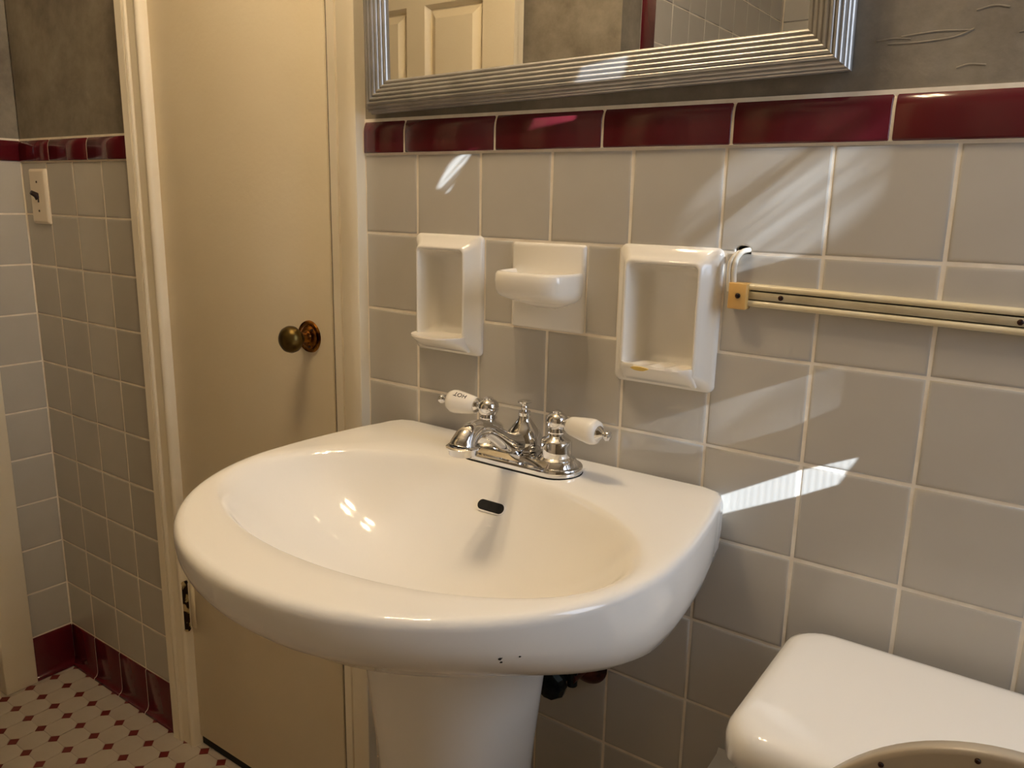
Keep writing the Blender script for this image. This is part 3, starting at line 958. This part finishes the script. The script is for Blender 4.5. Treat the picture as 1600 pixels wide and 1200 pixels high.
# ------------------------------------------------------------------ light switch
sw = empty('light_switch', (-1.0735, 0.0, 1.1330))
tag(sw, 'ivory light switch plate with a dark toggle near the corner', 'light switch')
rings = [[(x, y, z) for x, z in rounded_rect(-0.0355 + i, 0.0355 - i, -0.0572 + i, 0.0572 - i, 0.003, 3)] for i, y in ((0, 0.001), (0, -0.0020), (0.0015, -0.0042), (0.0050, -0.0062), (0.0065, -0.0064))]
obj('plate', loft('plate', rings, True, True, 30), 'plate', sw)
obj('toggle', (lambda: tube('toggle', [(0, -0.0055, -0.002), (0, -0.0110, 0.0035), (0, -0.0200, 0.0085)], [(0.0046, 0.0085), (0.0040, 0.0060), (0.0036, 0.0046)], 12))(), 'toggle', sw)
obj('slot', box_mesh('slot', -0.0034, 0.0034, -0.0068, -0.0050, -0.0125, 0.0070, 0.0004, 1), 'toggle', sw)
for s in (-1, 1):
    obj('screw', lathe('screw', [(0.0, -0.0078), (0.0020, -0.0074), (0.0028, -0.0062), (0.0, -0.0060)], 12, 'Y'), 'dark', sw, (0, 0, s * 0.0300))

# ------------------------------------------------------------------ pedestal sink
SX = 0.222
ZD = 0.830
sink = empty('pedestal_sink', (SX, -0.19, 0.0))
tag(sink, 'white pedestal sink with a wide oval basin', 'sink')
OY = -0.245
# outer outline as a dense polygon
outl = []
for i in range(181):                                     # front ellipse, right to left
    a = PI * i / 180
    outl.append((0.281 * math.cos(a), -0.220 - 0.258 * math.sin(a)))
left = catmull([(-0.281, -0.220, 0), (-0.2775, -0.160, 0), (-0.2660, -0.085, 0), (-0.2540, -0.035, 0)], 10)
outl += [(p.x, p.y) for p in left[1:]]
for i in range(1, 10):                                   # back left corner
    a = PI - 0.14 - (PI / 2 - 0.14) * i / 9
    outl.append((-0.2280 + 0.0265 * math.cos(a), -0.0310 + 0.0270 * math.sin(a)))
outl += [(-x, y) for x, y in reversed(outl[181:])]
def ray_radius(th):
    dx, dy = math.cos(th), math.sin(th)
    best = 0
    for (x0, y0), (x1, y1) in zip(outl, outl[1:] + outl[:1]):
        y0s, y1s = y0 - OY, y1 - OY
        ex, ey = x1 - x0, y1s - y0s
        den = dx * ey - dy * ex
        if abs(den) < 1e-12:
            continue
        t = (x0 * ey - y0s * ex) / den
        u = (x0 * dy - y0s * dx) / den
        if t > 0 and -1e-6 <= u <= 1 + 1e-6:
            best = max(best, t)
    return best
NS = 128
TH = [2 * PI * (i + 0.5) / NS for i in range(NS)]
RO = [ray_radius(t) for t in TH]
BA, BB, BCY = 0.250, 0.149, -0.256
def bowl_radius(th):
    dx, dy = math.cos(th), math.sin(th)
    oy = OY - BCY
    A = dx * dx / BA ** 2 + dy * dy / BB ** 2
    B = 2 * dy * oy / BB ** 2
    C = oy * oy / BB ** 2 - 1
    return (-B + math.sqrt(B * B - 4 * A * C)) / (2 * A)
RI = [bowl_radius(t) for t in TH]
def ring_r(rs, z):
    return [(r * math.cos(t), OY + 0.19 + r * math.sin(t), z if not callable(z) else z(r * math.cos(t), OY + r * math.sin(t))) for r, t in zip(rs, TH)]
def topz(x, y):
    # deck nearly level, rim a little lower towards the front
    return ZD - 0.004 * max(0.0, min(1.0, (-y - 0.08) / 0.25))
rings = []
# under side up to the rim
for s, zf, zs in ((0.30, 0.702, 0.698), (0.45, 0.706, 0.700), (0.60, 0.7180, 0.704), (0.72, 0.735, 0.710), (0.82, 0.7545, 0.7170), (0.90, 0.7675, 0.7240), (0.950, 0.7795, 0.735), (0.980, 0.790, 0.7525), (0.994, 0.799, 0.769), (0.9995, 0.8075, 0.791)):
    ring = []
    for r, t in zip(RO, TH):
        yy = OY + r * math.sin(t)
        w_ = min(1.0, max(0.0, (-yy - 0.17) / 0.28))
        w_ = w_ * w_ * (3 - 2 * w_)
        ring.append((r * s * math.cos(t), OY + 0.19 + r * s * math.sin(t), zf * w_ + zs * (1 - w_)))
    rings.append(ring)
for ins, dz in ((0.0, -0.0105), (0.0005, -0.0068), (0.0021, -0.0036), (0.0048, -0.0014), (0.0080, -0.0004), (0.0115, 0.0)):
    rings.append(ring_r([r - ins for r in RO], lambda x, y, dz=dz: topz(x, y) + dz))
# across the rim to the bowl edge
for k in (0.35, 0.7):
    rings.append(ring_r([(ro - 0.0115) * (1 - k) + min(ri * 1.045, ro - 0.0165) * k for ro, ri in zip(RO, RI)], lambda x, y: topz(x, y)))
for s, dz in ((1.036, -0.0006), (1.022, -0.0018), (1.008, -0.0038), (0.990, -0.0074), (0.968, -0.0128), (0.935, -0.0215), (0.880, -0.0335), (0.80, -0.0480), (0.70, -0.0640), (0.58, -0.0800), (0.45, -0.0930), (0.30, -0.1030), (0.16, -0.1085), (0.075, -0.1100)):
    if s > 1:
        rings.append(ring_r([ri * s for ri, ro in zip(RI, RO)], lambda x, y, dz=dz: topz(x, y) + dz))
    else:
        rr = []
        for ri, t in zip(RI, TH):
            px, py = ri * math.cos(t), ri * math.sin(t)
            rr.append((px * s, (OY + py - BCY) * s + BCY + 0.19, 0))
        rings.append([(x, y, topz(x, y - 0.19) * (s ** 2) + (1 - s ** 2) * (ZD - 0.005) + dz) for x, y, _ in rr])
obj('basin', loft('basin', rings, True, True, 60), 'china', sink)
# overflow slot on the back slope of the bowl
ov_c = Vector((SX + 0.010, -0.1305, 0.7905))
def slot(name, hw_, hh_, depth, mat, lift):
    n = 12
    pts = [(hw_ - hh_ + hh_ * math.cos(a), hh_ * math.sin(a)) for a in [-PI / 2 + PI * i / n for i in range(n + 1)]] + [(-hw_ + hh_ + hh_ * math.cos(a), hh_ * math.sin(a)) for a in [PI / 2 + PI * i / n for i in range(n + 1)]]
    sl = Vector((0, -0.60, -0.80)).normalized()         # down the slope
    nn = Vector((0, -0.80, 0.60)).normalized()
    fr = [Vector((x, 0, 0)) - sl * z + nn * lift for x, z in pts]
    bk = [p - nn * depth for p in fr]
    k = len(pts)
    me = mesh(name, fr + bk, [tuple(range(k)), tuple(range(k, 2 * k))] + [(i, (i + 1) % k, (i + 1) % k + k, i + k) for i in range(k)])
    return me
ovo = obj('overflow', slot('overflow', 0.0205, 0.0078, 0.012, 'china', 0.0004), 'china', sink, ov_c - Vector((SX, -0.19, 0)))
obj('overflow_hole', slot('overflow_hole', 0.0190, 0.0062, 0.012, 'black', 0.0008), 'black', ovo)
# drain
dr_ = obj('drain', lathe('drain', [(0.0, 0.0005), (0.014, 0.0005), (0.016, 0.0025), (0.0215, 0.0030), (0.0230, 0.0), (0.0, -0.004)], 32, 'Z'), 'chrome', sink, (0, BCY + 0.19, ZD - 0.1145))
# pedestal
def ped_ring(a, bf, bb, z, n=48, yo=0.0):
    pts = []
    for i in range(n):
        t = 2 * PI * i / n
        c, s_ = math.cos(t), math.sin(t)
        x = a * math.copysign(abs(c) ** 0.80, c)
        y = (bf if s_ < 0 else bb) * math.copysign(abs(s_) ** 0.80, s_)
        pts.append((x, y + yo, z))
    return pts
pr = [(0.128, 0.128, 0.100, 0.0), (0.130, 0.130, 0.100, 0.012), (0.126, 0.126, 0.098, 0.035), (0.108, 0.106, 0.086, 0.075), (0.092, 0.090, 0.078, 0.13), (0.083, 0.080, 0.072, 0.22), (0.081, 0.078, 0.071, 0.32),
      (0.0835, 0.080, 0.074, 0.42), (0.0905, 0.087, 0.080, 0.52), (0.1000, 0.096, 0.087, 0.61), (0.1085, 0.104, 0.093, 0.68), (0.1120, 0.108, 0.095, 0.702), (0.118, 0.113, 0.098, 0.710)]
obj('pedestal', loft('pedestal', [ped_ring(a, f_, b_, z) for a, f_, b_, z in pr], True, True, 60), 'china', sink, (0.009, 0, 0))
# small chips in the glaze of the basin front
from mathutils.bvhtree import BVHTree
basin = [c for c in sink.children if c.name.startswith('basin')][0]
bt = BVHTree.FromPolygons([v.co.copy() for v in basin.data.vertices], [tuple(p.vertices) for p in basin.data.polygons])
for a_, z_, r_ in ((-0.585, 0.790, 0.0017), (-0.580, 0.786, 0.0013), (-0.525, 0.7905, 0.0010)):
    hit = bt.ray_cast(Vector((0.6 * math.cos(a_), OY + 0.19 + 0.6 * math.sin(a_), z_)), Vector((-math.cos(a_), -math.sin(a_), 0)))
    if hit[0] is not None:
        k_ = 9
        q_ = hit[1].to_track_quat('Z', 'Y')
        vv = [hit[0] + q_ @ Vector((r_ * math.cos(2 * PI * i / k_) * random.uniform(0.5, 1.5), r_ * math.sin(2 * PI * i / k_) * random.uniform(0.4, 1.0), 0.0003)) for i in range(k_)]
        vb = [p - hit[1] * 0.001 for p in vv]
        obj('glaze_chip', mesh('glaze_chip', vv + vb, [tuple(range(k_))] + [(i, (i + 1) % k_, (i + 1) % k_ + k_, i + k_) for i in range(k_)]), 'black', basin)

# ------------------------------------------------------------------ faucet
FX_, FY_ = 0.2315, -0.070
fau = empty('faucet', (FX_, FY_, ZD))
tag(fau, 'chrome two handle faucet with white porcelain levers on the sink', 'faucet')
def stadium(hw_, hd, z, n=14):
    pts = []
    for i in range(n + 1):
        a = -PI / 2 + PI * i / n
        pts.append((hw_ - hd + hd * math.cos(a), hd * math.sin(a), z))
    for i in range(n + 1):
        a = PI / 2 + PI * i / n
        pts.append((-hw_ + hd + hd * math.cos(a), hd * math.sin(a), z))
    return pts
obj('base_plate', loft('base_plate', [stadium(0.0830, 0.0305, -0.0005), stadium(0.0838, 0.0313, 0.002), stadium(0.0838, 0.0313, 0.0075), stadium(0.0828, 0.0303, 0.0090), stadium(0.0790, 0.0265, 0.0100), stadium(0.0765, 0.0240, 0.0140), stadium(0.0745, 0.0220, 0.0165), stadium(0.0715, 0.0190, 0.0172)], True, True, 35), 'chrome', fau)
obj('gasket', loft('gasket', [stadium(0.0842, 0.0317, -0.0012), stadium(0.0842, 0.0317, 0.0006)], True, True, 35), 'black', fau)
# spout: teapot body and curved neck
obj('spout_body', lathe('spout_body', [(0.0, 0.014), (0.0190, 0.015), (0.0218, 0.0185), (0.0230, 0.0255), (0.0224, 0.0325), (0.0192, 0.0400), (0.0142, 0.0465), (0.0098, 0.0520), (0.0076, 0.0560), (0.0072, 0.0600), (0.0076, 0.0615), (0.0072, 0.0640), (0.0, 0.0640)], 36, 'Z', 50), 'chrome', fau, (0, 0.006, 0))
lift = obj('lift_rod', lathe('lift_rod', [(0.0, 0.060), (0.0040, 0.061), (0.0040, 0.068), (0.0048, 0.0695), (0.0040, 0.0710), (0.0052, 0.0730), (0.0088, 0.0752), (0.0088, 0.0765), (0.0060, 0.0778), (0.0, 0.0782)], 24, 'Z', 45), 'chrome', fau, (0, 0.006, 0))
sp = catmull([(0, 0.004, 0.0265), (0, -0.018, 0.0290), (0, -0.036, 0.0370), (0, -0.055, 0.0490), (0, -0.074, 0.0590), (0, -0.091, 0.0615), (0, -0.1045, 0.0575), (0, -0.1110, 0.0510), (0, -0.1130, 0.0465)], 5)
n_ = len(sp)
rad = []
for i in range(n_):
    t = i / (n_ - 1)
    if t < 0.5:
        r = 0.0160 - 0.0060 * math.sin(t / 0.5 * PI / 2)
    else:
        r = 0.0100 + 0.0065 * ((t - 0.5) / 0.5) ** 1.1
    rad.append(r)
obj('spout', tube('spout', sp, rad, 24, 60), 'chrome', fau)
obj('spout_collar', lathe('spout_collar', [(0.0, 0.0365), (0.0170, 0.0370), (0.0194, 0.0352), (0.0194, 0.0335), (0.0167, 0.0325), (0.0, 0.0325)], 32, 'Z', 40), 'chrome', fau, (0, -0.1130, 0.0125))
obj('aerator', lathe('aerator', [(0.0, 0.0330), (0.0162, 0.0330), (0.0162, 0.0268), (0.0152, 0.0258), (0.0130, 0.0262), (0.0, 0.0275)], 32, 'Z', 40), 'chrome', fau, (0, -0.1130, 0.0125))
# handles
def handle(s, ang, tilt, word):
    hub = obj('handle_hub', lathe('handle_hub', [(0.0, 0.014), (0.0215, 0.0150), (0.0220, 0.0170), (0.0200, 0.0185), (0.0188, 0.0195), (0.0188, 0.0375), (0.0172, 0.0400), (0.0105, 0.0430), (0.0085, 0.0460), (0.0110, 0.0480), (0.0112, 0.0495), (0.0085, 0.0510),
                                                   (0.0090, 0.0520), (0.0122, 0.0560), (0.0136, 0.0610), (0.0128, 0.0660), (0.0100, 0.0700), (0.0058, 0.0722), (0.0058, 0.0740), (0.0030, 0.0752), (0.0, 0.0752)], 36, 'Z', 40), 'chrome', fau, (s * 0.0508, 0, 0))
    d = Vector((math.cos(ang) * math.cos(tilt), math.sin(ang) * math.cos(tilt), math.sin(tilt)))
    rot = d.to_track_quat('X', 'Z').to_euler()
    neck = obj('lever_neck', lathe('lever_neck', [(0.0, 0.008), (0.0060, 0.009), (0.0052, 0.0125), (0.0088, 0.0155), (0.0098, 0.0180), (0.0086, 0.0205), (0.0, 0.0205)], 24, 'X', 40), 'chrome', hub, (0, 0, 0.0605), rot)
    lev = obj('lever', lathe('lever', [(0.0, 0.0185), (0.0092, 0.0185), (0.0108, 0.0205), (0.0118, 0.0250), (0.0136, 0.0370), (0.0150, 0.0480), (0.0149, 0.0530), (0.0132, 0.0580), (0.0092, 0.0602), (0.0, 0.0605)], 32, 'X', 50), 'ceramic', hub, (0, 0, 0.0605), rot)
    lev['label'] = 'white porcelain lever'
    obj('lever_tip', lathe('lever_tip', [(0.0, 0.0590), (0.0092, 0.0597), (0.0080, 0.0625), (0.0040, 0.0660), (0.0036, 0.0678), (0.0055, 0.0698), (0.0062, 0.0724), (0.0052, 0.0750), (0.0, 0.0764)], 24, 'X', 40), 'chrome', hub, (0, 0, 0.0605), rot)
    if not word:
        return hub
    cu = bpy.data.curves.new(word, 'FONT')
    cu.body = word
    cu.size = 0.0085
    cu.align_x = 'CENTER'
    cu.align_y = 'CENTER'
    cu.extrude = 0.0002
    to = bpy.data.objects.new('t', cu)
    COL.objects.link(to)
    dg = bpy.context.evaluated_depsgraph_get()
    me = bpy.data.meshes.new_from_object(to.evaluated_get(dg))
    bpy.data.objects.remove(to)
    # wrap the print around the upper side of the lever; tops of the letters towards the basin
    for v in me.vertices:
        x, y, zc = v.co
        a = y / 0.0135 + 0.55
        xx = 0.0385 + x
        r = 0.0118 + (0.0150 - 0.0118) * (xx - 0.0250) / 0.0230 + 0.0003 + zc
        v.co = (xx, math.sin(a) * r, math.cos(a) * r)
    me.materials.clear()
    obj('lettering', me, 'text', hub, (0, 0, 0.0605), rot)
    return hub
handle(-1, PI + 0.06, 0.02, 'HOT')
handle(1, -0.10, -0.03, None)

# ------------------------------------------------------------------ supply valve under the sink
val = empty('supply_valve', (0.300, 0.0, 0.546))
tag(val, 'dark corroded supply valve on the wall under the sink', 'valve')
obj('escutcheon', lathe('escutcheon', [(0.0, -0.016), (0.010, -0.016), (0.018, -0.012), (0.027, -0.004), (0.029, 0.0), (0.0, 0.0)], 32, 'Y'), 'rust', val)
obj('pipe', tube('pipe', [(0, 0.0, 0), (0, -0.045, 0)], 0.008, 16), 'rust', val)
obj('valve_body', tube('valve_body', [(0, -0.040, -0.012), (0, -0.040, 0.03), (-0.02, -0.042, 0.10), (-0.030, -0.045, 0.12)], [0.007, 0.007, 0.005, 0.005], 14), 'valve', val)
hd = obj('valve_handle', lathe('valve_handle', [(0.0, -0.012), (0.010, -0.012), (0.019, -0.009), (0.022, -0.002), (0.021, 0.005), (0.012, 0.010), (0.0, 0.011)], 10, 'Y', 25), 'valve', val, (-0.022, -0.055, -0.010))
obj('stem', tube('stem', [(-0.022, -0.045, -0.006), (0.0, -0.040, 0.0)], 0.006, 12), 'valve', val)

# ------------------------------------------------------------------ toilet-paper post on the wall
pp = empty('paper_holder', (0.500, 0.0, 0.480))
tag(pp, 'white ceramic paper holder post on the wall beside the tank', 'paper holder')
def sq(hw_, z0, z1, y):
    return [(x, y, z) for x, z in rounded_rect(-hw_, hw_, z0, z1, 0.002, 2)]
obj('post', loft('post', [sq(0.016, -0.026, 0.022, 0.0), sq(0.014, -0.022, 0.0205, -0.010), sq(0.0130, -0.018, 0.0200, -0.045), sq(0.012, -0.016, 0.019, -0.048)], True, True, 30), 'ceramic', pp)
obj('roller', tube('roller', [(0.012, -0.036, -0.004), (0.060, -0.036, -0.004)], 0.009, 16), 'dark', pp)

# ------------------------------------------------------------------ toilet
TX = 0.795
toi = empty('toilet', (TX, -0.30, 0.0))
tag(toi, 'white toilet with its lid raised against the tank', 'toilet')
def rrect_ring(hw_, y0, y1, r, z, n=6):
    return [(x, y, z) for x, y in rounded_rect(-hw_, hw_, y0, y1, r, n)]
ty = 0.30
# tank body
tk = [rrect_ring(0.195, -0.210 + ty, -0.030 + ty, 0.035, 0.36), rrect_ring(0.205, -0.220 + ty, -0.026 + ty, 0.04, 0.375), rrect_ring(0.212, -0.224 + ty, -0.024 + ty, 0.04, 0.52), rrect_ring(0.217, -0.227 + ty, -0.022 + ty, 0.04, 0.676)]
obj('tank', loft('tank', tk, True, True, 40), 'china', toi)
# tank lid: thick slab with a softly rounded top edge
LT = 0.7085
ld = []
for ins, z, r in ((0.012, LT - 0.040, 0.03), (0.004, LT - 0.040, 0.034), (0.0, LT - 0.036, 0.036), (0.0, LT - 0.020, 0.036), (0.0015, LT - 0.0125, 0.036), (0.0050, LT - 0.0065, 0.036), (0.0110, LT - 0.0025, 0.034), (0.0190, LT - 0.0006, 0.030), (0.030, LT, 0.024)):
    ld.append(rrect_ring(0.2325 - ins, -0.246 + ty + ins, -0.016 + ty - ins, r, z, 8))
obj('tank_lid', loft('tank_lid', ld, True, True, 50), 'china', toi)
obj('flush_lever', tube('flush_lever', [(-0.16, -0.232 + ty, 0.635), (-0.16, -0.244 + ty, 0.635), (-0.13, -0.250 + ty, 0.632), (-0.09, -0.250 + ty, 0.628)], [0.010, 0.010, 0.006, 0.007], 14), 'chrome', toi)
# bowl
def egg(a, bf, bb, z, yo, n=48):
    pts = []
    for i in range(n):
        t = 2 * PI * i / n
        c, s_ = math.cos(t), math.sin(t)
        pts.append((a * c, (bf if s_ < 0 else bb) * s_ + yo, z))
    return pts
yo = -0.42 + ty
bw = [egg(0.115, 0.20, 0.16, 0.0, yo + 0.05), egg(0.112, 0.195, 0.16, 0.03, yo + 0.05), egg(0.098, 0.16, 0.15, 0.12, yo + 0.05), egg(0.110, 0.17, 0.16, 0.20, yo + 0.04), egg(0.150, 0.21, 0.18, 0.29, yo + 0.01), egg(0.178, 0.240, 0.195, 0.355, yo), egg(0.185, 0.246, 0.20, 0.378, yo), egg(0.182, 0.243, 0.197, 0.388, yo),
      egg(0.145, 0.205, 0.150, 0.388, yo), egg(0.130, 0.185, 0.135, 0.36, yo), egg(0.095, 0.13, 0.10, 0.24, yo), egg(0.05, 0.06, 0.05, 0.18, yo)]
obj('bowl', loft('bowl', bw, True, True, 50), 'china', toi)
obj('bowl_deck', loft('bowl_deck', [rrect_ring(0.10, -0.25 + ty, -0.04 + ty, 0.03, 0.20), rrect_ring(0.15, -0.28 + ty, -0.03 + ty, 0.03, 0.345), rrect_ring(0.15, -0.28 + ty, -0.03 + ty, 0.03, 0.372)], True, True, 40), 'china', toi)
# seat ring
rg = [(1.0, 0.390), (1.008, 0.396), (1.0, 0.405), (0.90, 0.410), (0.78, 0.405), (0.75, 0.396), (0.78, 0.390)]
sr = [egg(0.186 * k, 0.248 * k, 0.170 * k, z, yo) for k, z in rg]
sr.append(sr[0])
obj('seat', loft('seat', sr, False, False, 50), 'seat', toi)
# raised lid: egg-shaped slab hinged at the back of the bowl, leaning to the tank
lean = math.radians(0.5)
lidn = 112
def lid_ring(k, y):
    pts = []
    for i in range(lidn):
        t = 2 * PI * i / lidn
        c, s_ = math.cos(t), math.sin(t)
        x = 0.182 * k * math.copysign(abs(c) ** (0.95 if s_ > 0 else 0.75), c)
        z = (0.224 if s_ > 0 else 0.165) * (1 - (1 - k) * 0.9) * math.copysign(abs(s_) ** (1.0 if s_ > 0 else 0.7), s_)
        pts.append((x, y, z + 0.165))
    return pts
LY = -0.268 + ty
lid = obj('lid', loft('lid', [lid_ring(0.975, -0.0094), lid_ring(0.992, -0.0092), lid_ring(0.998, -0.0082), lid_ring(1.0, -0.006), lid_ring(0.997, 0.002), lid_ring(0.98, 0.0055), lid_ring(0.90, 0.008)], True, True, 50), 'seat', toi, (0.0, LY, 0.402), (-lean, 0, 0))
for bx_, bz_ in ((-0.098, 0.347), (-0.040, 0.377), (0.098, 0.347)):
    obj('bumper', lathe('bumper', [(0.0, -0.0112), (0.0014, -0.0112), (0.0020, -0.0104), (0.0020, -0.008), (0.0, -0.008)], 14, 'Y'), 'dark', lid, (bx_, 0, bz_))
for s in (-1, 1):
    obj('lid_hinge', tube('lid_hinge', [(s * 0.055, LY - 0.002, 0.398), (s * 0.095, LY - 0.002, 0.398)], 0.011, 14), 'seat', toi)
